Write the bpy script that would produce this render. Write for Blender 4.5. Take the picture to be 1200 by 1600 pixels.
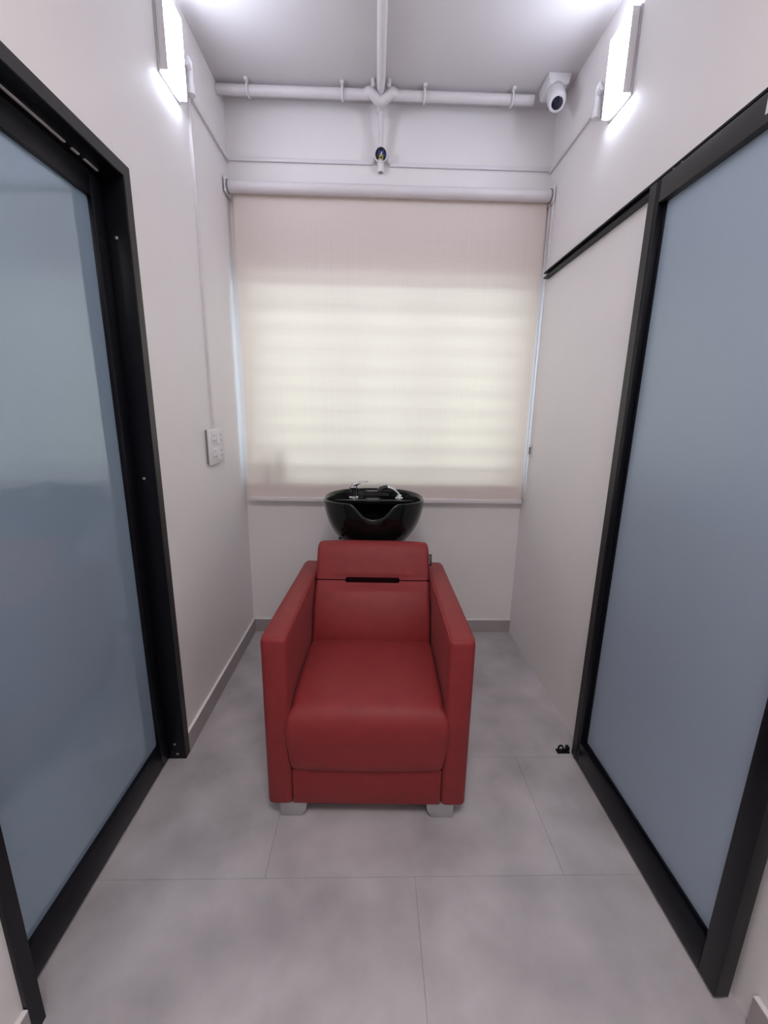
import bpy, bmesh, math, random
from mathutils import Vector, Matrix
random.seed(4)
for o in list(bpy.data.objects): bpy.data.objects.remove(o)
S = bpy.context.scene
C = S.collection
PI = math.pi

# ------------------------------------------------------------------ camera, sky, exposure
W, H, BACK = 1.558, 2.705, -4.3          # room width, ceiling height, wall behind the camera
cam_d = bpy.data.cameras.new('camera'); cam = bpy.data.objects.new('camera', cam_d); C.objects.link(cam)
rt = Vector((0.99962539, -0.02198172, 0.01630615)); up = Vector((-0.01085230, 0.22860489, 0.97345880)); fw = Vector((0.02512596, 0.97327109, -0.22828070))
M = Matrix((rt, up, -fw)).transposed().to_4x4(); M.translation = Vector((0.71418, -2.35118, 1.3)); cam.matrix_world = M
cam_d.sensor_fit = 'HORIZONTAL'; cam_d.sensor_width = 36; cam_d.lens = 659.016 / 1200 * 36; cam_d.clip_start = 0.02
S.camera = cam
wd = bpy.data.worlds.new('sky'); S.world = wd; wd.use_nodes = True
bg = wd.node_tree.nodes['Background']; bg.inputs[0].default_value = (0.66, 0.85, 1.0, 1); bg.inputs[1].default_value = 5.0
S.view_settings.view_transform = 'Standard'; S.view_settings.look = 'None'
S.view_settings.exposure = 0.2; S.view_settings.gamma = 1; S.view_settings.use_curve_mapping = False
PANEL_POWER = 23.5      # wall light diffusers
FILL_POWER = 15.5        # fill light added on the ceiling behind the camera

# ------------------------------------------------------------------ materials
def mat(name, col, rough=0.5, metal=0.0, spec=0.5, var=0.0, scale=6.0, bump=0.0, bscale=120.0, ior=1.5, coat=0.0, stretch=None):
    m = bpy.data.materials.new(name); m.use_nodes = True; n = m.node_tree.nodes; l = m.node_tree.links; b = n['Principled BSDF']
    b.inputs['Base Color'].default_value = (*col, 1); b.inputs['Roughness'].default_value = rough; b.inputs['Metallic'].default_value = metal
    b.inputs['Specular IOR Level'].default_value = spec; b.inputs['IOR'].default_value = ior; b.inputs['Coat Weight'].default_value = coat
    tc = n.new('ShaderNodeTexCoord'); src = tc.outputs['Object']
    if stretch:
        mp = n.new('ShaderNodeMapping'); mp.inputs['Scale'].default_value = stretch; l.new(src, mp.inputs[0]); src = mp.outputs[0]
    nz = n.new('ShaderNodeTexNoise'); nz.inputs['Scale'].default_value = scale; nz.inputs['Detail'].default_value = 5; l.new(src, nz.inputs['Vector'])
    rp = n.new('ShaderNodeValToRGB'); l.new(nz.outputs['Fac'], rp.inputs[0])
    rp.color_ramp.elements[0].position = 0.3; rp.color_ramp.elements[1].position = 0.7
    rp.color_ramp.elements[0].color = (*[c * (1 - var) for c in col], 1); rp.color_ramp.elements[1].color = (*[min(1, c * (1 + var)) for c in col], 1)
    l.new(rp.outputs[0], b.inputs['Base Color'])
    if bump:
        n2 = n.new('ShaderNodeTexNoise'); n2.inputs['Scale'].default_value = bscale; n2.inputs['Detail'].default_value = 3; l.new(src, n2.inputs['Vector'])
        bp = n.new('ShaderNodeBump'); bp.inputs['Strength'].default_value = bump; bp.inputs['Distance'].default_value = 0.002
        l.new(n2.outputs['Fac'], bp.inputs['Height']); l.new(bp.outputs[0], b.inputs['Normal'])
    return m
def emit(name, col, power):
    m = bpy.data.materials.new(name); m.use_nodes = True; b = m.node_tree.nodes['Principled BSDF']
    b.inputs['Base Color'].default_value = (*col, 1); b.inputs['Emission Color'].default_value = (*col, 1); b.inputs['Emission Strength'].default_value = power
    return m
MT = {}
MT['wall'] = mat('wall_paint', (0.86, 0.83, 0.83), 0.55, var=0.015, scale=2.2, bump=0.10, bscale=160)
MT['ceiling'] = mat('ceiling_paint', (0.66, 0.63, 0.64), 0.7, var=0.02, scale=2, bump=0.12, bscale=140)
MT['tile'] = mat('vinyl_concrete', (0.475, 0.455, 0.472), 0.42, var=0.20, scale=5.0, bump=0.12, bscale=260)
MT['joint'] = mat('joint_dark', (0.27, 0.25, 0.25), 0.8)
MT['skirting'] = mat('skirting_vinyl', (0.40, 0.36, 0.365), 0.4, var=0.06, scale=9)
MT['white'] = mat('white_plastic', (0.78, 0.76, 0.78), 0.35, var=0.01)
MT['pipe'] = mat('painted_pipe', (0.74, 0.70, 0.715), 0.45, var=0.02)
MT['black'] = mat('black_aluminium', (0.0045, 0.005, 0.008), 0.36, var=0.12, scale=30, spec=0.22)
MT['lit_edge'] = mat('lit_black_face', (0.024, 0.024, 0.024), 0.45, var=0.15, scale=20, spec=0.4)  # lighter black puts the lit look of front faces into the colour
MT['silver'] = mat('brushed_steel', (0.55, 0.55, 0.56), 0.35, metal=0.9, var=0.05)
MT['chrome'] = mat('chrome', (0.75, 0.76, 0.78), 0.12, metal=1.0)
MT['foot'] = mat('pale_grey_foot', (0.42, 0.42, 0.43), 0.4, metal=0.3, var=0.05)
MT['leather'] = mat('red_leatherette', (0.250, 0.026, 0.028), 0.5, var=0.07, scale=22, bump=0.16, bscale=420, spec=0.3)
MT['leather_dark'] = mat('slot_gap_dark', (0.012, 0.002, 0.003), 0.9, spec=0.05)  # near-black for slot and seam; the gap's shade is in the colour
for k_, v_ in (('Sheen Weight', 0.07), ('Sheen Roughness', 0.45), ('Sheen Tint', (1.0, 0.62, 0.60, 1))): MT['leather'].node_tree.nodes['Principled BSDF'].inputs[k_].default_value = v_
MT['ceramic'] = mat('black_ceramic', (0.004, 0.006, 0.0055), 0.09, spec=0.35, coat=0.0)
MT['dark_plastic'] = mat('dark_plastic', (0.012, 0.013, 0.016), 0.3)
MT['lens'] = mat('camera_lens', (0.010, 0.013, 0.035), 0.08, coat=0.5)
MT['glass_left'] = mat('frosted_glass_smooth', (0.265, 0.350, 0.440), 0.055, ior=2.3, var=0.03, scale=300)
MT['glass_right'] = mat('frosted_glass_matte', (0.320, 0.395, 0.490), 0.36, ior=2.0, var=0.03, scale=300)
for m_ in (MT['glass_left'], MT['glass_right']): m_.node_tree.nodes['Principled BSDF'].inputs['Specular Tint'].default_value = (0.78, 0.93, 1.0, 1)
MT['panel'] = emit('light_diffuser', (0.80, 0.85, 1.0), PANEL_POWER)
MT['fill_panel'] = emit('fill_diffuser', (1.0, 0.93, 0.92), FILL_POWER)
MT['blue'] = mat('blue_wire', (0.02, 0.04, 0.30), 0.4); MT['yellow'] = mat('yellow_wire', (0.50, 0.42, 0.06), 0.4)
MT['window_frame'] = mat('window_frame_paint', (0.55, 0.55, 0.54), 0.4)
MT['grille'] = mat('grille_dark_paint', (0.05, 0.05, 0.05), 0.5)
MT['bottle'] = mat('bottle_plastic', (0.03, 0.028, 0.026), 0.3)
MT['smoke_clear'] = mat('grey_plastic', (0.20, 0.20, 0.20), 0.3)
def fabric():
    m = bpy.data.materials.new('blind_fabric'); m.use_nodes = True; n = m.node_tree.nodes; l = m.node_tree.links; n.remove(n['Principled BSDF'])
    d = n.new('ShaderNodeBsdfDiffuse'); t = n.new('ShaderNodeBsdfTranslucent'); a = n.new('ShaderNodeMixShader'); a.inputs[0].default_value = 0.28
    tc = n.new('ShaderNodeTexCoord'); cols = []
    for k, sc in ((0, (1.5, 1, 420)), (1, (420, 1, 1.5))):
        mp = n.new('ShaderNodeMapping'); mp.inputs['Scale'].default_value = sc; nz = n.new('ShaderNodeTexNoise'); nz.inputs['Scale'].default_value = 1.0
        l.new(tc.outputs['Object'], mp.inputs[0]); l.new(mp.outputs[0], nz.inputs['Vector']); cols.append(nz)
    ad = n.new('ShaderNodeMath'); ad.operation = 'ADD'; l.new(cols[0].outputs['Fac'], ad.inputs[0]); l.new(cols[1].outputs['Fac'], ad.inputs[1])
    rp = n.new('ShaderNodeMapRange'); rp.inputs[1].default_value = 0.6; rp.inputs[2].default_value = 1.4; rp.inputs[3].default_value = 0.0; rp.inputs[4].default_value = 1.0
    l.new(ad.outputs[0], rp.inputs[0])
    for bs, c0, c1 in ((d, (0.90, 0.81, 0.775), (0.96, 0.875, 0.84)), (t, (0.78, 0.63, 0.465), (0.86, 0.69, 0.515))):
        mx = n.new('ShaderNodeMix'); mx.data_type = 'RGBA'; mx.inputs['A'].default_value = (*c0, 1); mx.inputs['B'].default_value = (*c1, 1)
        l.new(rp.outputs[0], mx.inputs['Factor']); l.new(mx.outputs['Result'], bs.inputs['Color'])
    l.new(d.outputs[0], a.inputs[1]); l.new(t.outputs[0], a.inputs[2]); l.new(a.outputs[0], n['Material Output'].inputs[0])
    return m
MT['fabric'] = fabric()
def clear_glass():
    m = bpy.data.materials.new('window_glass'); m.use_nodes = True; b = m.node_tree.nodes['Principled BSDF']
    b.inputs['Base Color'].default_value = (0.96, 0.98, 0.98, 1); b.inputs['Roughness'].default_value = 0.0; b.inputs['Transmission Weight'].default_value = 1.0; b.inputs['IOR'].default_value = 1.05
    return m
MT['pane'] = clear_glass()

# ------------------------------------------------------------------ helpers
def add_box(bm, x0, x1, y0, y1, z0, z1, bev=0.0, seg=2):
    r = bmesh.ops.create_cube(bm, size=1.0); vs = r['verts']
    for v in vs: v.co = Vector(((x0 + x1) / 2 + v.co.x * (x1 - x0), (y0 + y1) / 2 + v.co.y * (y1 - y0), (z0 + z1) / 2 + v.co.z * (z1 - z0)))
    if bev:
        es = list({e for v in vs for e in v.link_edges}); bmesh.ops.bevel(bm, geom=es, offset=bev, segments=seg, affect='EDGES', profile=0.5)
    return bm
def box(*a, **k): return add_box(bmesh.new(), *a, **k)
def add_tube(bm, pts, r, seg=12, cap=True):
    pts = [Vector(p) for p in pts]; n = len(pts); rr = r if isinstance(r, (list, tuple)) else [r] * n
    if len(rr) != n: rr = [rr[min(len(rr) - 1, int(i * len(rr) / n))] for i in range(n)]
    rings = []; prev = None
    for i, p in enumerate(pts):
        t = ((pts[min(i + 1, n - 1)] - pts[max(i - 1, 0)])).normalized()
        if prev is None:
            a = Vector((0, 0, 1)) if abs(t.z) < 0.9 else Vector((1, 0, 0)); u = t.cross(a).normalized()
        else: u = (prev - t * prev.dot(t)).normalized()
        prev = u; w = t.cross(u)
        rings.append([bm.verts.new(p + (u * math.cos(2 * PI * k / seg) + w * math.sin(2 * PI * k / seg)) * rr[i]) for k in range(seg)])
    for a, b in zip(rings, rings[1:]):
        for k in range(seg): bm.faces.new((a[k], a[(k + 1) % seg], b[(k + 1) % seg], b[k]))
    if cap: bm.faces.new(rings[0][::-1]); bm.faces.new(rings[-1])
    return bm
def tube(pts, r, seg=12): return add_tube(bmesh.new(), pts, r, seg)
def lathe(prof, origin, axis, seg=28):
    bm = bmesh.new(); a = Vector(axis).normalized(); h = Vector((0, 0, 1)) if abs(a.z) < 0.9 else Vector((1, 0, 0)); u = a.cross(h).normalized(); w = a.cross(u); o = Vector(origin); rings = []
    for r, t in prof: rings.append([bm.verts.new(o + a * t + (u * math.cos(2 * PI * k / seg) + w * math.sin(2 * PI * k / seg)) * max(r, 1e-5)) for k in range(seg)])
    for p, q in zip(rings, rings[1:]):
        for k in range(seg): bm.faces.new((p[k], p[(k + 1) % seg], q[(k + 1) % seg], q[k]))
    if prof[0][0] > 1e-4: bm.faces.new(rings[0][::-1])
    if prof[-1][0] > 1e-4: bm.faces.new(rings[-1])
    return bm
def prism(poly, axis, a0, a1, bev=0.0):
    bm = bmesh.new(); f = {'x': lambda p, t: (t, p[0], p[1]), 'y': lambda p, t: (p[0], t, p[1]), 'z': lambda p, t: (p[0], p[1], t)}[axis]
    A = [bm.verts.new(f(p, a0)) for p in poly]; B = [bm.verts.new(f(p, a1)) for p in poly]; n = len(poly)
    bm.faces.new(A[::-1]); bm.faces.new(B)
    for k in range(n): bm.faces.new((A[k], A[(k + 1) % n], B[(k + 1) % n], B[k]))
    if bev: bmesh.ops.bevel(bm, geom=list(bm.edges), offset=bev, segments=2, affect='EDGES', profile=0.5)
    return bm
def smooth_path(pts, n=6):
    P = [Vector(p) for p in pts]; out = []
    for i in range(len(P) - 1):
        p0, p1, p2, p3 = P[max(i - 1, 0)], P[i], P[i + 1], P[min(i + 2, len(P) - 1)]
        for k in range(n):
            t = k / n; out.append(0.5 * ((2 * p1) + (p2 - p0) * t + (2 * p0 - 5 * p1 + 4 * p2 - p3) * t * t + (3 * p1 - p0 - 3 * p2 + p3) * t ** 3))
    out.append(P[-1]); return out
def link_mesh(name, bm, m, parent=None, smooth=True, ang=32, label=None):
    bmesh.ops.recalc_face_normals(bm, faces=bm.faces)
    me = bpy.data.meshes.new(name); bm.to_mesh(me); bm.free(); me.materials.append(MT[m])
    if smooth:
        for p in me.polygons: p.use_smooth = True
        me.set_sharp_from_angle(angle=math.radians(ang))
    o = bpy.data.objects.new(name, me); C.objects.link(o)
    if parent: o.parent = parent
    if label: o['label'] = label
    return o
def tag(o, label, cat, group=None):
    o['label'] = label; o['category'] = cat
    if group: o['group'] = group
    return o
def thing(name, label, cat, loc=(0, 0, 0), rz=0.0, group=None):
    o = bpy.data.objects.new(name, None); C.objects.link(o); o.location = loc; o.rotation_euler = (0, 0, rz); o.empty_display_size = 0.05
    return tag(o, label, cat, group)
def part(parent, name, bm, m, label=None, **k):
    # shapes are given in room coordinates; the part is moved into its parent's frame
    root = parent
    while root.parent: root = root.parent
    if root.type == 'EMPTY' and root.rotation_euler.z == 0: bmesh.ops.translate(bm, verts=bm.verts, vec=-root.location)
    return link_mesh(name, bm, m, parent, label=label, **k)
def local(parent, name, bm, m, label=None, **k): return link_mesh(name, bm, m, parent, label=label, **k)
def struct(name, bm, m, label=None, **k):
    o = link_mesh(name, bm, m, None, label=label, **k); o['kind'] = 'structure'; return o

# ------------------------------------------------------------------ the room
T = 0.14
OY0, OY1, OZ = -1.72, -0.945, 1.965       # left doorway
bm = box(-T, 0, OY1, 0, 0, H); add_box(bm, -T, 0, BACK, OY0, 0, H); add_box(bm, -T, 0, OY0, OY1, OZ, H)
add_box(bm, -T, -T + 0.03, OY0, OY1, 0, OZ)
wl = struct('wall_left', bm, 'wall', 'white painted side wall with the recessed glass door'); wl['category'] = 'wall'
wr = struct('wall_right', box(W, W + T, BACK, 0, 0, H), 'wall', 'white painted side wall behind the black track'); wr['category'] = 'wall'
WX0, WX1, WZ0, WZ1 = 0.045, 1.515, 0.915, 1.955
TB = 0.17
bm = box(-T, WX0, 0, TB, 0, H); add_box(bm, WX1, W + T, 0, TB, 0, H); add_box(bm, WX0, WX1, 0, TB, 0, WZ0); add_box(bm, WX0, WX1, 0, TB, WZ1, H)
wb = struct('wall_back', bm, 'wall', 'white painted end wall with the window'); wb['category'] = 'wall'
wn = struct('wall_near', box(-T, W + T, BACK - T, BACK, 0, H), 'wall', 'plain wall behind the viewer'); wn['category'] = 'wall'
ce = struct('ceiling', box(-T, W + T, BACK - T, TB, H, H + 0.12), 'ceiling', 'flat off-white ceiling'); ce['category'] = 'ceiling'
fl = struct('floor', box(-T, W + T, BACK - T, TB, -0.10, -0.003), 'joint', 'grey vinyl tile floor with thin joints'); fl['category'] = 'floor'
TW, TD, g = 0.865, 0.431, 0.0004
k = 0
ytop = -0.979 + 3 * TD
for r in range(12):
    y1 = ytop - r * TD; y0 = y1 - TD
    off = 0.415 if r % 2 == 1 else -0.020
    x = off - 2 * TW
    while x < W + 0.1:
        a, b = max(x + g, -0.075), min(x + TW - g, W); c, d = max(y0 + g, BACK), min(y1 - g, 0.0)
        x += TW
        if c < OY1 and d > OY0 and a < 0 and abs(b + 0.02) < 0.01: continue      # thin strip joined to its neighbour under the door leaf
        if abs(a + 0.02) < 0.01: a = -0.075
        if b - a < 0.01 or d - c < 0.01: continue
        # pieces lie inside the room; the one at the doorway runs under the leaf
        if not (c < OY1 and d > OY0): a = max(a, 0.0)
        if b - a < 0.01: continue
        bmt = bmesh.new(); add_box(bmt, a, b, c, d, -0.003, 0.0)
        link_mesh('tile', bmt, 'tile', fl, smooth=False)
# skirting
def skirting(name, bm1, bm2, label):
    o = struct(name, bm1, 'skirting', label); o['category'] = 'baseboard'
    link_mesh('top_edge', bm2, 'wall', o); return o
skirting('baseboard_left', box(0, 0.010, OY1 + 0.001, 0, 0, 0.082), box(0, 0.011, OY1 + 0.001, 0, 0.082, 0.087, bev=0.001), 'grey skirting along the wall below the socket plate')
skirting('baseboard_back', box(0.010, W, -0.010, 0, 0, 0.078), box(0.011, W, -0.011, 0, 0.078, 0.083, bev=0.001), 'grey skirting below the window')
skirting('baseboard_right', box(W - 0.010, W, BACK, -1.72, 0, 0.082), box(W - 0.011, W, BACK, -1.72, 0.082, 0.087, bev=0.001), 'grey skirting beyond the sliding door')
skirting('baseboard_near', box(0, 0.010, BACK, OY0 - 0.001, 0, 0.082), box(0, 0.011, BACK, OY0 - 0.001, 0.082, 0.087, bev=0.001), 'grey skirting in front of the recessed door')

# window in the end wall: frame, mullion, panes, grille bars
bm = bmesh.new(); fy0, fy1 = 0.10, 0.145; fwid = 0.045
add_box(bm, WX0, WX0 + fwid, fy0, fy1, WZ0, WZ1); add_box(bm, WX1 - fwid, WX1, fy0, fy1, WZ0, WZ1)
add_box(bm, WX0 + fwid, WX1 - fwid, fy0, fy1, WZ0, WZ0 + fwid); add_box(bm, WX0 + fwid, WX1 - fwid, fy0, fy1, WZ1 - fwid, WZ1)
win = struct('window_1', bm, 'window_frame', 'window behind the roller blind'); win['category'] = 'window'
for xm in (0.545, 0.985): link_mesh('mullion', box(xm - 0.02, xm + 0.02, fy0, fy1, WZ0 + fwid, WZ1 - fwid), 'window_frame', win)
for a, b in ((WX0 + fwid, 0.525), (0.565, 0.965), (1.005, WX1 - fwid)): link_mesh('pane', box(a, b, 0.120, 0.124, WZ0 + fwid, WZ1 - fwid), 'pane', win)
link_mesh('sill', box(WX0 + 0.001, WX1 - 0.001, -0.024, 0.0995, WZ0, WZ0 + 0.012, bev=0.003), 'window_frame', win)
zb = WZ0 + 0.09
while zb < WZ1 - 0.03:
    link_mesh('grille_bar', tube([(WX0, 0.004, zb), (WX1, 0.004, zb)], 0.0085, 10), 'grille', win); zb += 0.101

# ------------------------------------------------------------------ left doorway: black frame and recessed frosted leaf
dl = bpy.data.objects.new('door_1', None); C.objects.link(dl); dl['kind'] = 'structure'; dl['category'] = 'door'; dl['label'] = 'recessed frosted glass door in a deep black frame'
FX, RX = 0.008, -0.085                    # front of frame, back of frame
fwi = 0.034
def dpart(n, bm, m, p=None, label=None, **k): return link_mesh(n, bm, m, p or dl, label=label, **k)
j = dpart('jamb', box(RX, FX - 0.001, OY1 - fwi, OY1, 0, OZ, bev=0.0015), 'black')
jn = dpart('jamb', box(RX, FX - 0.001, OY0, OY0 + fwi, 0, OZ, bev=0.0015), 'black')
dpart('lintel', box(RX, FX - 0.001, OY0 + fwi, OY1 - fwi, OZ - fwi, OZ, bev=0.0015), 'black')
dpart('face_trim', box(FX - 0.001, FX + 0.001, OY1 - fwi + 0.002, OY1, 0.0, OZ), 'lit_edge', label='thin front edge of the black frame, painted grey as if lit')
dpart('face_trim', box(FX - 0.001, FX + 0.001, OY0, OY0 + fwi - 0.002, 0.0, OZ), 'black')
dpart('face_trim', box(FX - 0.001, FX + 0.001, OY0 + fwi - 0.002, OY1 - fwi + 0.002, OZ - fwi + 0.002, OZ), 'lit_edge')
for (x, z) in ((-0.030, 1.776), (-0.030, 1.081), (-0.030, 0.065), (-0.022, 0.022)):
    dpart('screw', lathe([(0.0048, 0), (0.0048, 0.0012), (0.003, 0.002), (0, 0.002)], (x, OY1 - fwi, z), (0, -1, 0), 14), 'silver', j)
for a, b in ((-1.56, -1.13), (-1.105, -1.08), (-1.058, -1.005)):  # white strips stand in for bright slits; no light passes here
    dpart('slit_strip', box(-0.050, -0.044, a, b, OZ - fwi - 0.003, OZ - fwi), 'white', label='thin pale strip standing in for a bright slit under the lintel')
ly0, ly1 = OY0 + fwi + 0.003, OY1 - fwi - 0.003
lx0, lx1 = -0.083, -0.053
st = 0.052
leaf_t = 1.918
dpart('stile', box(lx0, lx1, ly1 - st, ly1, 0.012, leaf_t, bev=0.002), 'black'); dpart('stile', box(lx0, lx1, ly0, ly0 + st, 0.012, leaf_t, bev=0.002), 'black')
dpart('top_rail', box(lx0, lx1, ly0 + st, ly1 - st, leaf_t - 0.062, leaf_t, bev=0.002), 'black'); dpart('bottom_rail', box(lx0, lx1, ly0 + st, ly1 - st, 0.012, 0.110, bev=0.002), 'black')
dpart('pane', box(-0.074, -0.066, ly0 + st - 0.004, ly1 - st + 0.004, 0.106, leaf_t - 0.058), 'glass_left', label='frosted pane with a glossy surface')

# ------------------------------------------------------------------ right: black top track and hanging sliding door
tr = thing('sliding_door_track', 'black metal track on the wall above the sliding glass door', 'track', (W, -0.095, 1.952))
ch = [(W, 1.952), (W - 0.024, 1.952), (W - 0.024, 1.958), (W - 0.005, 1.958), (W - 0.005, 1.975), (W - 0.024, 1.975), (W - 0.024, 1.981), (W, 1.981)]
part(tr, 'channel', prism(ch, 'y', -1.80, -0.095), 'black', smooth=False)
part(tr, 'slot_insert', prism([(W - 0.0052, 1.9585), (W - 0.012, 1.9615), (W - 0.012, 1.9715), (W - 0.0052, 1.9745)], 'y', -0.112, -0.0955), 'white', 'white plastic end insert', smooth=False)
for y in (-0.167, -0.409, -0.667): part(tr, 'screw', lathe([(0.0042, 0), (0.0042, 0.002), (0.002, 0.003), (0, 0.003)], (W - 0.005, y, 1.9665), (-1, 0, 0), 12), 'silver')
DX0, DX1 = 1.505, 1.540
DY0, DY1, DZ0, DZ1 = -1.682, -0.966, 0.010, 1.948
sd = thing('sliding_door', 'black framed frosted glass sliding door hanging on the wall track', 'door', (1.522, -1.32, 0))
sw = 0.050
for n_, a in (('stile', (DX0, DX1, DY1 - sw, DY1, DZ0, DZ1)), ('stile', (DX0, DX1, DY0, DY0 + sw, DZ0, DZ1)), ('top_rail', (DX0, DX1, DY0 + sw, DY1 - sw, DZ1 - 0.060, DZ1)), ('bottom_rail', (DX0, DX1, DY0 + sw, DY1 - sw, DZ0, DZ0 + 0.090))):
    bm = box(*a, bev=0.002); o = part(sd, n_, bm, 'black' if n_ != 'top_rail' else 'lit_edge')
bm = bmesh.new()
part(sd, 'edge_trim', box(DX0 - 0.0012, DX0, DY1 - 0.034, DY1 - 0.001, DZ0, DZ1), 'lit_edge', 'thin front edge of the far stile, painted grey as if lit')
part(sd, 'pane', box(1.526, 1.534, DY0 + sw - 0.004, DY1 - sw + 0.004, DZ0 + 0.086, DZ1 - 0.056), 'glass_right', 'matte frosted pane')
part(sd, 'gasket', box(1.520, 1.5262, DY1 - sw - 0.010, DY1 - sw + 0.001, DZ0 + 0.09, DZ1 - 0.06), 'black')
part(sd, 'gasket', box(1.520, 1.5262, DY0 + sw, DY1 - sw - 0.010, DZ0 + 0.089, DZ0 + 0.100), 'black')
for y, z in ((-1.083, 1.9445), (-1.051, 1.9445)): part(sd, 'hanger_bolt', lathe([(0.004, 0), (0.004, 0.010), (0, 0.010)], (1.515, y, 1.944), (0, 0, 1), 10), 'silver')
part(sd, 'sticker', box(DX0 - 0.0008, DX0, -1.385, -1.345, 1.905, 1.937), 'white', 'white paper sticker on the top rail')
fg = thing('floor_guide', 'small black floor guide at the foot of the sliding door', 'door guide', (1.478, -0.967, 0))
part(fg, 'base', box(1.452, 1.502, -0.962, -0.940, 0.0, 0.005, bev=0.001), 'black')
part(fg, 'lug', tube(smooth_path([(1.458, -0.951, 0.004), (1.460, -0.951, 0.024), (1.471, -0.951, 0.028), (1.478, -0.951, 0.014), (1.474, -0.951, 0.004)]), 0.0035, 8), 'black')
part(fg, 'lug', box(1.488, 1.500, -0.960, -0.942, 0.005, 0.026, bev=0.002), 'black')

# ------------------------------------------------------------------ wall lights
def wall_light(side, yn, yf, z0, z1, label):
    X = 0 if side < 0 else W; s = 1 if side < 0 else -1
    t = thing('wall_light', label, 'wall light', (X, (yn + yf) / 2, z0), 0, 'pair of lit wall lights')
    q = lambda d0, d1: (min(X + s * d0, X + s * d1), max(X + s * d0, X + s * d1))
    part(t, 'back_plate', box(*q(0, 0.008), yn - 0.003, yf + 0.003, z0 - 0.004, z1 + 0.004, bev=0.001), 'silver')
    part(t, 'end_cap', box(*q(0.008, 0.031), yn, yn + 0.006, z0 + 0.004, z1, bev=0.001), 'white', 'grey side cap')
    part(t, 'end_cap', box(*q(0.008, 0.031), yf - 0.006, yf, z0 + 0.004, z1, bev=0.001), 'white')
    part(t, 'diffuser', box(*q(0.008, 0.034), yn + 0.006, yf - 0.006, z0, z1, bev=0.004), 'panel', 'glowing white diffuser')
    return t
wall_light(-1, -0.675, -0.525, 2.372, 2.612, 'lit white wall light above the recessed glass door')
wall_light(1, -0.690, -0.550, 2.345, 2.580, 'lit white wall light above the sliding glass door')
def elbow(side, y, z0, z1, label):
    X = 0 if side < 0 else W; s = 1 if side < 0 else -1
    t = thing('conduit_elbow', label, 'conduit fitting', (X, y, z0))
    x = X + s * 0.020
    part(t, 'body', tube([(x, y, z0 + 0.02), (x, y, z1 - 0.02), (x - s * 0.006, y, z1 - 0.004)], [0.0125, 0.0125, 0.008], 16), 'white')
    part(t, 'socket', lathe([(0.0115, 0.0), (0.016, 0.0), (0.016, 0.026), (0.0125, 0.028)], (x, y, z0), (0, 0, 1), 18), 'white')
    part(t, 'bore', lathe([(0.0112, 0.0), (0, 0.0005)], (x, y, z0 + 0.001), (0, 0, 1), 16), 'smoke_clear', 'dark open mouth')
    part(t, 'branch', tube([(x, y, (z0 + z1) / 2 + 0.015), (x, y - 0.032, (z0 + z1) / 2 + 0.022)], 0.0105, 14), 'white')
    part(t, 'saddle', box(min(X, X + s * 0.008), max(X, X + s * 0.008), y + 0.020, y + 0.036, z0 + 0.02, z0 + 0.045, bev=0.002), 'white')
    return t
elbow(-1, -0.452, 2.440, 2.560, 'white conduit elbow beside the light over the recessed door')
elbow(1, -0.476, 2.395, 2.515, 'white conduit elbow beside the light over the sliding door')
# flat cable casings
def flat_casing(label, loc, base, lid):
    t = thing('cable_casing', label, 'cable casing', loc)
    part(t, 'channel', base, 'pipe', smooth=False); part(t, 'cover', lid, 'white', smooth=True)
cw = 0.016
flat_casing('vertical white cable casing running down to the socket plate', (0, -0.445, 1.236), box(0, 0.008, -0.445 - cw / 2 + 0.001, -0.445 + cw / 2 - 0.001, 1.238, 2.436), box(0.008, 0.0115, -0.445 - cw / 2, -0.445 + cw / 2, 1.236, 2.436, bev=0.001))
flat_casing('short white cable casing from the corner to the elbow over the recessed door', (0, -0.2, 2.447), box(0, 0.008, -0.412, -0.001, 2.448, 2.462), box(0.008, 0.0115, -0.412, -0.0125, 2.447, 2.463, bev=0.001))
flat_casing('long white cable casing on the end wall, between side wall with socket and junction box', (0.35, 0, 2.454), box(0.0115, 0.690, -0.008, 0, 2.455, 2.469), box(0.0125, 0.690, -0.0115, -0.008, 2.454, 2.470, bev=0.001))
flat_casing('long white cable casing on the end wall, between junction box and security camera side', (1.16, 0, 2.449), box(0.772, W - 0.0115, -0.008, 0, 2.450, 2.464), box(0.772, W - 0.0125, -0.0115, -0.008, 2.449, 2.465, bev=0.001))
flat_casing('short white cable casing from the corner to the elbow over the sliding door', (W, -0.24, 2.440), box(W - 0.008, W, -0.438, -0.001, 2.441, 2.455), box(W - 0.0115, W - 0.008, -0.438, -0.0125, 2.440, 2.456, bev=0.001))

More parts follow.
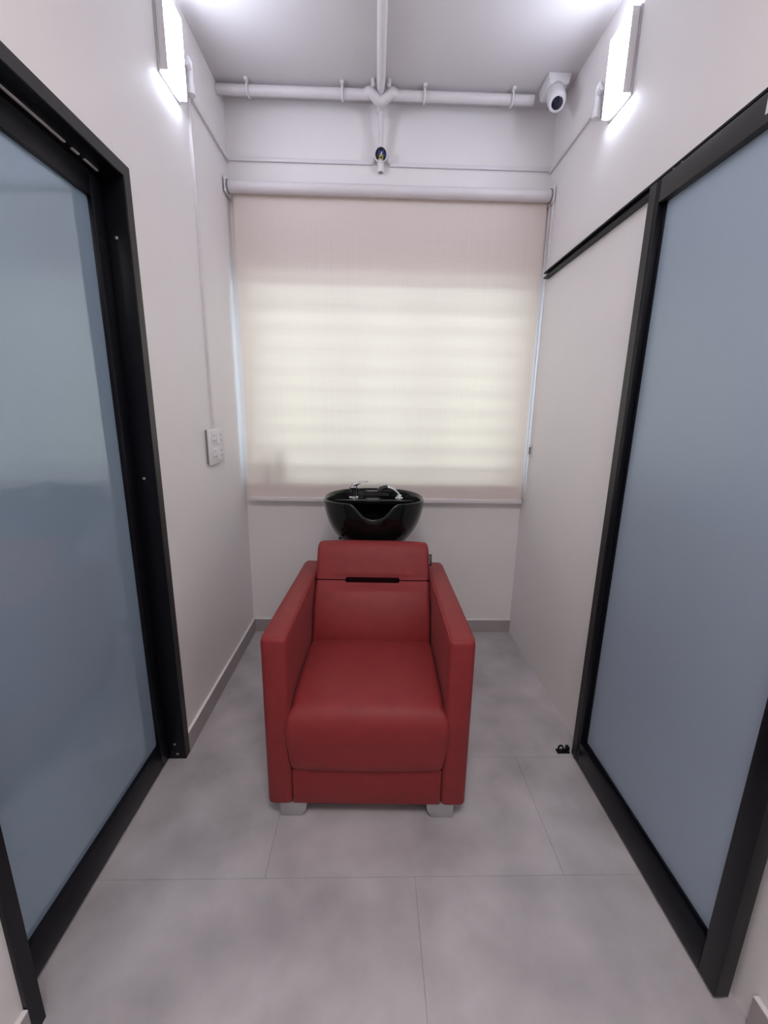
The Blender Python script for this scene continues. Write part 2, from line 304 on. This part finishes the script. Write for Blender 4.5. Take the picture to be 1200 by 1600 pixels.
# ------------------------------------------------------------------ ceiling conduit with Y fitting, drop pipe, junction box
PY, PZ, PR = -0.100, H - 0.027, 0.0195
cp = thing('ceiling_conduit', 'white conduit pipes under the ceiling meeting in a Y fitting', 'conduit', (0.727, PY, H))
for a, b, n_ in ((0.001, 0.676, 'pipe'), (0.780, 1.412, 'pipe')): part(cp, n_, tube([(a, PY, PZ), (b, PY, PZ)], PR, 20), 'pipe')
part(cp, 'pipe', tube([(0.727, -0.170, H - 0.020), (0.727, -2.16, H - 0.020)], 0.0185, 20), 'pipe')
part(cp, 'pipe_end', tube([(0.727, -0.172, H - 0.020), (0.727, -0.125, H - 0.023), (0.727, -0.108, H - 0.028)], [0.0185, 0.015, 0.009], 18), 'pipe')
part(cp, 'y_fitting', tube(smooth_path([(0.660, PY, PZ + 0.002), (0.682, PY - 0.014, PZ + 0.002), (0.696, PY - 0.012, PZ - 0.010), (0.711, PY - 0.004, PZ - 0.019), (0.728, PY, PZ - 0.022), (0.745, PY - 0.004, PZ - 0.019), (0.760, PY - 0.012, PZ - 0.010), (0.774, PY - 0.014, PZ + 0.002), (0.796, PY, PZ + 0.002)]), 0.0205, 18), 'pipe')
for x in (0.693, 0.762): part(cp, 'screw_lug', lathe([(0.009, 0), (0.009, 0.020), (0.005, 0.026), (0, 0.026)], (x, -0.148, H), (0, 0, -1), 12), 'white')
for x in (0.141, 0.557, 0.921, 1.314):
    bm = bmesh.new(); add_tube(bm, [(x, PY - 0.0285 * math.cos(a), PZ + 0.0225 * math.sin(a) * 1.05) for a in [PI * 0.9 - i * PI * 1.8 / 14 + PI * 0.0 for i in range(15)]], 0.0045, 6)
    add_box(bm, x - 0.008, x + 0.008, PY - 0.040, PY - 0.018, H - 0.010, H, bev=0.002)
    part(cp, 'saddle_clip', bm, 'white')
part(cp, 'drop_socket', lathe([(0.0185, 0), (0.0185, 0.026), (0.0150, 0.028)], (0.728, -0.052, 2.664), (0, 0, -1), 18), 'pipe')
part(cp, 'drop_neck', tube([(0.728, PY, PZ - 0.024), (0.728, -0.070, 2.652), (0.728, -0.052, 2.650)], 0.015, 14), 'pipe')
part(cp, 'drop_pipe', tube([(0.728, -0.052, 2.640), (0.7295, -0.034, 2.512)], 0.0125, 16), 'pipe')
jb = thing('junction_box', 'open round white junction box with coloured wires on the end wall', 'junction box', (0.731, 0, 2.473))
ax = Vector((0, -0.93, -0.36)).normalized(); jc = Vector((0.731, -0.014, 2.492))
part(jb, 'body', lathe([(0.026, -0.002), (0.031, 0.004), (0.031, 0.030), (0.029, 0.033), (0.0265, 0.033), (0.0265, 0.016), (0, 0.016)], jc, ax, 28), 'white')
part(jb, 'inner_dark', lathe([(0.0262, 0), (0, 0.0005)], jc + ax * 0.018, ax, 24), 'dark_plastic')
for i, (m_, dx, dz) in enumerate((('blue', -0.012, 0.008), ('blue', 0.006, 0.010), ('yellow', -0.010, -0.008), ('yellow', 0.004, -0.010), ('blue', 0.014, -0.002), ('white', -0.002, 0.002))):
    b0 = jc + ax * 0.019; u = Vector((1, 0, 0)); w = ax.cross(u)
    part(jb, 'wire', tube(smooth_path([b0 + u * dx + w * dz, b0 + u * (dx + 0.006) + w * (dz + 0.008) + ax * 0.008, b0 + u * (dx + 0.004) - w * (0.006 - dz) + ax * 0.011, b0 + u * (dx - 0.003) + w * (dz - 0.010) + ax * 0.002], 4), 0.0022, 6), m_)
part(jb, 'outlet_stub', tube([(0.731, -0.016, 2.470), (0.7315, -0.018, 2.418)], [0.0155, 0.0145], 16), 'white')
part(jb, 'bore', lathe([(0.009, 0), (0, 0.0006)], (0.7315, -0.018, 2.4178), (0, -0.05, -1), 14), 'smoke_clear', 'dark mouth of the stub')
for s in (-1, 1): part(jb, 'screw_lug', lathe([(0.012, 0), (0.012, 0.016), (0.008, 0.022), (0, 0.022)], (0.731 + s * 0.042, 0, 2.468), (0, -1, 0), 14), 'white')

# ------------------------------------------------------------------ security camera in the ceiling corner
sc = thing('security_camera', 'white turret security camera with dark lens in the ceiling corner', 'camera', (1.475, -0.18, H))
part(sc, 'mount_block', prism([(1.430, H), (1.437, 2.668), (1.446, 2.662), (1.512, 2.662), (1.521, 2.668), (1.528, H)], 'y', -0.225, -0.110, bev=0.004), 'white')
a0 = Vector((1.477, -0.185, 2.664)); a1 = Vector((1.462, -0.262, 2.575)); ad = (a1 - a0).normalized(); L = (a1 - a0).length
part(sc, 'neck', lathe([(0.041, -0.004), (0.041, 0.012), (0.036, 0.018)], a0, Vector((0, -0.15, -1)), 28), 'white')
part(sc, 'turret', lathe([(0.034, -0.01), (0.037, 0.02), (0.0375, L - 0.026), (0.0365, L - 0.012), (0.034, L - 0.003), (0.031, L - 0.001), (0, L - 0.001)], a0, ad, 32), 'white')
part(sc, 'lens_rim', lathe([(0.0290, L - 0.002), (0.0320, L + 0.002), (0.0320, L + 0.006), (0.0280, L + 0.007)], a0, ad, 28), 'white')
part(sc, 'lens', lathe([(0.0280, L), (0.0280, L + 0.005), (0.020, L + 0.0080), (0.010, L + 0.0092), (0, L + 0.0095)], a0, ad, 28), 'lens', 'dark glossy lens')
part(sc, 'groove', lathe([(0.0374, 0.036), (0.0376, 0.0365), (0.0376, 0.0385), (0.0374, 0.039)], a0, ad, 32), 'smoke_clear')

# ------------------------------------------------------------------ socket plate
so = thing('socket_plate', 'white plate with two sockets and switches under the vertical casing', 'socket', (0, -0.44, 1.066))
py0, py1, pz0, pz1 = -0.530, -0.360, 1.070, 1.222
part(so, 'back_box', box(0, 0.008, py0 + 0.004, py1 - 0.004, pz0 + 0.004, pz1 - 0.004), 'smoke_clear')
part(so, 'plate', box(0.008, 0.019, py0, py1, pz0, pz1, bev=0.004, seg=3), 'white')
for zc in (1.180, 1.112):
    m_ = part(so, 'module', box(0.019, 0.0215, -0.505, -0.385, zc - 0.028, zc + 0.028, bev=0.001), 'white')
    part(m_, 'rocker', prism([(0.0215, zc - 0.022), (0.029, zc - 0.022), (0.0235, zc + 0.022), (0.0215, zc + 0.022)], 'y', -0.455, -0.433), 'white', smooth=False)
    for dy in (-0.482, -0.408):
        for ddy, dz in ((0, 0.014), (-0.010, -0.010), (0.010, -0.010)):
            part(m_, 'socket_hole', lathe([(0.0042, 0), (0.0042, 0.0006), (0, 0.0006)], (0.0215, dy + ddy, zc + dz), (1, 0, 0), 10), 'smoke_clear')

# ------------------------------------------------------------------ roller blind
rb = thing('roller_blind', 'cream roller blind drawn down over the window', 'blind', (0.78, 0, 2.33))
BY, BZ, BR = -0.066, 2.320, 0.0255
part(rb, 'roller_tube', tube([(0.022, BY, BZ), (1.540, BY, BZ)], BR, 32), 'pipe', 'rolled fabric on the tube')
for x0, x1 in ((0.006, 0.016), (1.545, 1.555)):
    b_ = part(rb, 'bracket', box(x0, x1, BY - 0.030, 0, BZ - 0.032, BZ + 0.032, bev=0.004), 'white')
    part(b_, 'end_disc', lathe([(0.030, 0), (0.030, 0.004), (0.026, 0.006), (0, 0.006)], ((x1 if x0 < 1 else x0 - 0.006), BY, BZ), (1, 0, 0), 24), 'smoke_clear')
FY = BY + BR - 0.001
bm = bmesh.new(); nx, nz = 24, 30; gx0, gx1, gz0, gz1 = 0.030, 1.538, 0.838, BZ
vs = [[bm.verts.new((gx0 + (gx1 - gx0) * i / nx, FY - 0.0025 * math.sin(3.1 * i / nx + 1.1) * (1 - kk / nz), gz0 + (gz1 - gz0) * kk / nz)) for i in range(nx + 1)] for kk in range(nz + 1)]
for kk in range(nz):
    for i in range(nx): bm.faces.new((vs[kk][i], vs[kk][i + 1], vs[kk + 1][i + 1], vs[kk + 1][i]))
part(rb, 'fabric', bm, 'fabric', 'cream translucent fabric')
bb = part(rb, 'bottom_bar', box(gx0, gx1 + 0.004, FY - 0.010, FY + 0.006, 0.814, 0.838, bev=0.004, seg=3), 'pipe')
for x in (gx0 - 0.004, gx1 + 0.004): part(bb, 'end_cap', box(x, x + 0.004, FY - 0.010, FY + 0.006, 0.815, 0.837, bev=0.001), 'white')
chn = part(rb, 'pull_chain', add_tube(tube([(1.5465, BY - 0.032, BZ - 0.02), (1.5465, BY - 0.030, 0.86)], 0.0022, 6), [(1.5465, BY + 0.012, BZ - 0.02), (1.5465, BY + 0.006, 0.87), (1.5465, BY - 0.012, 0.850), (1.5465, BY - 0.030, 0.86)], 0.0022, 6), 'white')
for za, zb_ in ((1.150, 1.136), (1.098, 1.084)): part(chn, 'connector_end', tube([(1.5465, BY - 0.031, za), (1.5465, BY - 0.031, zb_)], 0.0082, 10), 'white')
part(chn, 'connector_core', tube([(1.5465, BY - 0.031, 1.137), (1.5465, BY - 0.031, 1.097)], 0.0058, 10), 'smoke_clear')
# bottles on the sill, seen as soft silhouettes through the cloth
def bottle(x, y, r, h, label):
    t = thing('sill_bottle', label, 'bottle', (x, y, WZ0 + 0.012), 0, 'bottles on the sill behind the blind')
    part(t, 'body', lathe([(r * 0.92, 0), (r, 0.006), (r, h * 0.70), (r * 0.5, h * 0.80), (r * 0.36, h * 0.84)], (x, y, WZ0 + 0.012), (0, 0, 1), 20), 'bottle')
    part(t, 'cap', lathe([(r * 0.42, h * 0.84), (r * 0.42, h * 0.98), (r * 0.3, h), (0, h)], (x, y, WZ0 + 0.012), (0, 0, 1), 16), 'dark_plastic')
bottle(0.205, 0.004, 0.020, 0.185, 'taller dim bottle silhouette low behind the blind')
bottle(0.138, 0.010, 0.022, 0.135, 'shorter dim bottle silhouette nearest the blind edge')

# ------------------------------------------------------------------ shampoo chair
ch_ = thing('shampoo_chair', 'red leatherette salon shampoo armchair in front of the black basin', 'chair', (0.7025, -1.235, 0), math.radians(-1.2))
def pad(prof, hw, r, crown=None, ncol=22, nedge=6):
    """closed cushion: profile in (y, z) swept across x, edges rounded by radius r; hw(y,z) is the half width"""
    P = smooth_path([(0, *p) for p in prof + [prof[0]]], 4)[:-1]; n = len(P); cen = sum(P, Vector()) / n
    N = []
    for i in range(n):
        t = (P[(i + 1) % n] - P[i - 1]).normalized(); nn = Vector((0, t.z, -t.y))
        N.append(nn)
    area = sum(P[i].y * P[(i + 1) % n].z - P[(i + 1) % n].y * P[i].z for i in range(n))
    sgn = 1 if area > 0 else -1
    cols = []
    for k in range(nedge): a = PI / 2 * k / nedge; cols.append((-1, r * (1 - math.sin(a)), math.cos(a)))   # distance of inset, x pos factor
    us = []
    for k in range(nedge + 1):
        a = PI / 2 * k / nedge; us.append(('e', 1 - math.cos(a), 1 - math.sin(a)))
    bm = bmesh.new(); rings = []
    def ring(side, ex, inset):
        vs = []
        for i in range(n):
            h = hw(P[i].y, P[i].z); q = P[i] - N[i] * sgn * inset * r
            vs.append(bm.verts.new((side * (h - ex * r), q.y, q.z)))
        return vs
    for k in range(nedge + 1): a = PI / 2 * k / nedge; rings.append(ring(-1, 1 - math.cos(a), 1 - math.sin(a)) if False else ring(-1, 1 - math.cos(a), 1 - math.sin(a)))
    mids = []
    for k in range(1, ncol):
        u = -1 + 2 * k / ncol; vs = []
        for i in range(n):
            h = hw(P[i].y, P[i].z) - r; c = crown(u, P[i].y, P[i].z) if crown else 0.0
            q = P[i] + N[i] * sgn * c; vs.append(bm.verts.new((u * h, q.y, q.z)))
        rings.append(vs)
    for k in range(nedge, -1, -1): a = PI / 2 * k / nedge; rings.append(ring(1, 1 - math.cos(a), 1 - math.sin(a)))
    for A, B in zip(rings, rings[1:]):
        for i in range(n): bm.faces.new((A[i], A[(i + 1) % n], B[(i + 1) % n], B[i]))
    bm.faces.new(rings[0][::-1]); bm.faces.new(rings[-1])
    return bm
# arms: upholstered slabs, slightly lower at the back
ARM_O, ARM_I = 0.320, 0.240
for s in (-1, 1):
    poly = [(0.0, 0.055), (0.770, 0.055), (0.770, 0.622), (0.0, 0.652)]
    bm = bmesh.new(); A = []
    x0, x1 = sorted((s * ARM_O, s * ARM_I))
    V0 = [bm.verts.new((x0, *p)) for p in poly]; V1 = [bm.verts.new((x1, *p)) for p in poly]
    bm.faces.new(V0[::-1]); bm.faces.new(V1)
    for k in range(4): bm.faces.new((V0[k], V0[(k + 1) % 4], V1[(k + 1) % 4], V1[k]))
    es = [e for e in bm.edges]
    bmesh.ops.bevel(bm, geom=es, offset=0.017, segments=4, affect='EDGES', profile=0.5)
    arm = local(ch_, 'arm', bm, 'leather', ang=60)
    xi, xo = s * (ARM_I + 0.004), s * (ARM_O - 0.003)
    zt = lambda y: 0.652 - 0.030 * y / 0.77 - 0.003
    local(arm, 'piping', tube([(xi, 0.016, zt(0.016) - 0.009), (xi, 0.028, zt(0.028) - 0.001), (xi, 0.740, zt(0.74) - 0.001), (xi, 0.752, zt(0.752) - 0.009)], 0.0028, 8), 'leather')
    local(arm, 'piping', tube([(xo, 0.016, zt(0.016) - 0.012), (xo, 0.028, zt(0.028) - 0.004), (xo, 0.740, zt(0.74) - 0.004), (xo, 0.752, zt(0.752) - 0.012)], 0.0028, 8), 'leather')
    # padded outer side panel
    xa, xb = sorted((s * (ARM_O - 0.004), s * (ARM_O + 0.006)))
    local(arm, 'side_panel', box(xa, xb, 0.05, 0.74, 0.23, 0.50, bev=0.0045, seg=3), 'leather')
# seat
seat_prof = [(0.44, 0.24), (0.44, 0.385), (0.40, 0.412), (0.28, 0.422), (0.15, 0.424), (0.06, 0.418), (0.018, 0.402), (-0.008, 0.368), (-0.016, 0.320), (-0.015, 0.255), (-0.010, 0.215), (0.004, 0.194), (0.030, 0.190), (0.20, 0.190)]
def seat_hw(y, z):
    t = min(1, max(0, (0.035 - y) / 0.04)); t = t * t * (3 - 2 * t)
    f = min(1, max(0, (z - 0.19) / 0.14))
    return 0.2385 * (1 - t) + (0.240 + 0.0155 * f) * t
local(ch_, 'seat_cushion', pad(seat_prof, seat_hw, 0.018, lambda u, y, z: 0.008 * (1 - u * u) if z > 0.3 else 0.004 * (1 - u * u)), 'leather', ang=70)
# base and back shell
local(ch_, 'base_panel', box(-0.2385, 0.2385, 0.006, 0.745, 0.057, 0.192, bev=0.004), 'leather')
local(ch_, 'back_panel', box(-0.2385, 0.2385, 0.690, 0.765, 0.190, 0.590, bev=0.012, seg=3), 'leather')
# backrest: lower pad and upper headrest with a slot between
low_prof = [(0.405, 0.360), (0.415, 0.430), (0.440, 0.500), (0.478, 0.565), (0.520, 0.612), (0.532, 0.620), (0.548, 0.619), (0.600, 0.585), (0.560, 0.480), (0.520, 0.380), (0.470, 0.352)]
br = local(ch_, 'backrest', pad(low_prof, lambda y, z: 0.2375, 0.016, lambda u, y, z: (0.012 * (1 - u ** 2) if y < 0.545 and z < 0.60 else 0)), 'leather', ang=70)
hi_prof = [(0.533, 0.6215), (0.548, 0.650), (0.575, 0.705), (0.596, 0.742), (0.612, 0.756), (0.632, 0.758), (0.660, 0.748), (0.676, 0.722), (0.668, 0.680), (0.630, 0.630), (0.595, 0.606), (0.556, 0.6165)]
hr = local(ch_, 'headrest', pad(hi_prof, lambda y, z: 0.2375 - 0.10 * max(0, z - 0.735) ** 1, 0.017, lambda u, y, z: (0.004 * (1 - u ** 4) if z > 0.64 else 0)), 'leather', ang=70)
local(br, 'slot', box(-0.112, 0.112, 0.5205, 0.548, 0.6125, 0.6310, bev=0.0060, seg=3), 'leather_dark', 'narrow dark slot')
local(br, 'seam', tube([(-0.234, 0.5325, 0.6208), (0.234, 0.5325, 0.6208)], 0.0024, 6), 'leather_dark')
# woven tag on the headrest edge with a pale script mark
tg = local(hr, 'woven_tag', box(0.2350, 0.2520, 0.606, 0.608, 0.660, 0.712, bev=0.0004), 'dark_plastic', 'small black woven tag with pale script')
mk = smooth_path([(0.2440 + 0.0040 * math.sin(i * 2.3), 0.6053, 0.668 + i * 0.0033) for i in range(13)], 3)
local(tg, 'script_mark', tube(mk, 0.0007, 5), 'white')
# feet
for s in (-1, 1):
    for y0, y1 in ((0.012, 0.075), (0.685, 0.750)):
        poly = [(s * 0.286, 0.0555), (s * 0.283, 0.004), (s * 0.279, 0.0), (s * 0.222, 0.0), (s * 0.211, 0.006), (s * 0.200, 0.024), (s * 0.195, 0.0555)]
        local(ch_, 'foot', prism(poly, 'y', y0, y1, bev=0.0015), 'foot', 'pale grey metal foot')

# ------------------------------------------------------------------ basin behind the chair
BX, BYc, RZ = 0.716, -0.362, 0.905
ba = thing('wash_basin', 'glossy black ceramic hair wash basin with neck notch behind the red chair', 'basin', (BX, BYc, 0))
def sup(t, a, b, p):
    c, s_ = math.cos(t), math.sin(t)
    return a * math.copysign(abs(c) ** (2 / p), c), b * math.copysign(abs(s_) ** (2 / p), s_)
def rim_z(t):
    d = (t - 1.5 * PI)                         # 1.5 pi = towards the camera (-y)
    x = 0.238 * abs(math.cos(t)) ** (2 / 2.35)
    front = math.sin(t) < 0
    lift = 0.010 * (-math.sin(t)) if front else 0.0
    if not front: return RZ + 0.006 * math.sin(t)
    if x < 0.112:
        q = max(0.0, (x - 0.028) / 0.084); return RZ + lift - 0.062 * (1 - q * q * (3 - 2 * q)) - 0.006 * (1 - min(1, x / 0.028) ** 2)
    return RZ + lift
NT = 168; A_, B_ = 0.238, 0.222
prof_o = [(0.0, 0.0), (0.40, 0.0), (0.56, 0.02), (0.71, 0.18), (0.83, 0.36), (0.915, 0.55), (0.97, 0.75), (0.997, 0.90), (1.0, 0.97)]
prof_i = [(0.955, 0.985), (0.925, 0.94), (0.90, 0.80), (0.84, 0.58), (0.74, 0.38), (0.56, 0.20), (0.30, 0.12), (0.0, 0.10)]
ZB = 0.680
bm = bmesh.new(); rings = []
PO = smooth_path([(a, b, 0) for a, b in prof_o], 3); PI_ = smooth_path([(a, b, 0) for a, b in prof_i], 3)
lip = [Vector((0.995, 0.995, 0)), Vector((0.982, 1.006, 0)), Vector((0.966, 1.004, 0))]
for q in PO + lip + PI_:
    rg = []
    for kk in range(NT):
        t = 2 * PI * kk / NT; f = max(q.x, 0.002); x, y = sup(t, A_ * f, B_ * f, 2.35)
        rg.append(bm.verts.new((x + BX, y + BYc, ZB + (rim_z(t) - ZB) * q.y)))
    rings.append(rg)
for a, b in zip(rings, rings[1:]):
    for kk in range(NT): bm.faces.new((a[kk], a[(kk + 1) % NT], b[(kk + 1) % NT], b[kk]))
bm.faces.new(rings[0][::-1]); bm.faces.new(rings[-1])
bowl = part(ba, 'bowl', bm, 'ceramic', ang=80)
# rear deck that carries the taps
poly = []
for kk in range(33):
    t = 0.10 * PI + 0.80 * PI * kk / 32; x, y = sup(t, A_ * 0.925, B_ * 0.925, 2.35); poly.append((x + BX, y + BYc))
poly = [p for p in poly if p[1] > BYc + 0.075]
bm = prism(poly, 'z', RZ - 0.050, RZ - 0.030, bev=0.003); part(bowl, 'tap_deck', bm, 'ceramic')
part(ba, 'pedestal', lathe([(0.135, 0), (0.135, 0.012), (0.085, 0.03), (0.062, 0.08), (0.058, 0.56), (0.075, 0.64), (0.098, 0.681)], (BX, BYc + 0.055, 0), (0, 0, 1), 32), 'dark_plastic')
part(ba, 'fixing_bolt', lathe([(0.007, 0), (0.007, 0.014), (0.004, 0.016), (0, 0.016)], (0.566, -0.485, 0.738), (-0.3, -1, 0.1), 10), 'dark_plastic')
dz = RZ - 0.030
fx, fy = 0.612, -0.225
ta = part(ba, 'mixer_tap', lathe([(0.026, 0), (0.026, 0.005), (0.021, 0.009), (0.0195, 0.044), (0.021, 0.055), (0.017, 0.062), (0, 0.063)], (fx, fy, dz), (0, 0, 1), 22), 'chrome', 'chrome single lever tap')
bm = prism([(fx - 0.020, dz + 0.054), (fx - 0.011, dz + 0.070), (fx + 0.010, dz + 0.082), (fx + 0.045, dz + 0.088), (fx + 0.074, dz + 0.088), (fx + 0.074, dz + 0.084), (fx + 0.040, dz + 0.079), (fx + 0.018, dz + 0.066), (fx + 0.018, dz + 0.054)], 'y', fy - 0.012, fy + 0.012, bev=0.001)
part(ta, 'lever', bm, 'chrome')
sx, sy = 0.846, -0.232
hs = part(ba, 'spray_hose_outlet', lathe([(0.023, 0), (0.023, 0.005), (0.017, 0.008), (0.014, 0.018), (0.010, 0.020)], (sx, sy, dz), (0, 0, 1), 20), 'chrome')
part(hs, 'spray_neck', tube(smooth_path([(sx, sy, dz + 0.014), (sx - 0.018, sy, dz + 0.036), (sx - 0.042, sy, dz + 0.052), (sx - 0.066, sy, dz + 0.056)]), [0.0085] * 3 + [0.0075] * 13 + [0.009] * 3, 12), 'chrome')
part(hs, 'spray_head', tube(smooth_path([(sx - 0.060, sy, dz + 0.056), (sx - 0.078, sy, dz + 0.055), (sx - 0.094, sy - 0.002, dz + 0.045), (sx - 0.099, sy - 0.004, dz + 0.034)]), [0.009] + [0.0125] * 4 + [0.016] * 5, 14), 'dark_plastic', 'dark spray head')

# ------------------------------------------------------------------ unseen ceiling light added behind the viewer to supply general light
hl = thing('ceiling_fill_light', 'square ceiling light added unseen behind the viewer for general light', 'ceiling light', (0.78, -2.5, H))
part(hl, 'frame', box(0.43, 1.13, -2.85, -2.15, H - 0.028, H - 0.020, bev=0.002), 'white')
part(hl, 'frame_body', box(0.45, 1.11, -2.83, -2.17, H - 0.020, H - 0.003), 'white')
part(hl, 'diffuser', box(0.46, 1.10, -2.82, -2.18, H - 0.030, H - 0.0275), 'fill_panel')
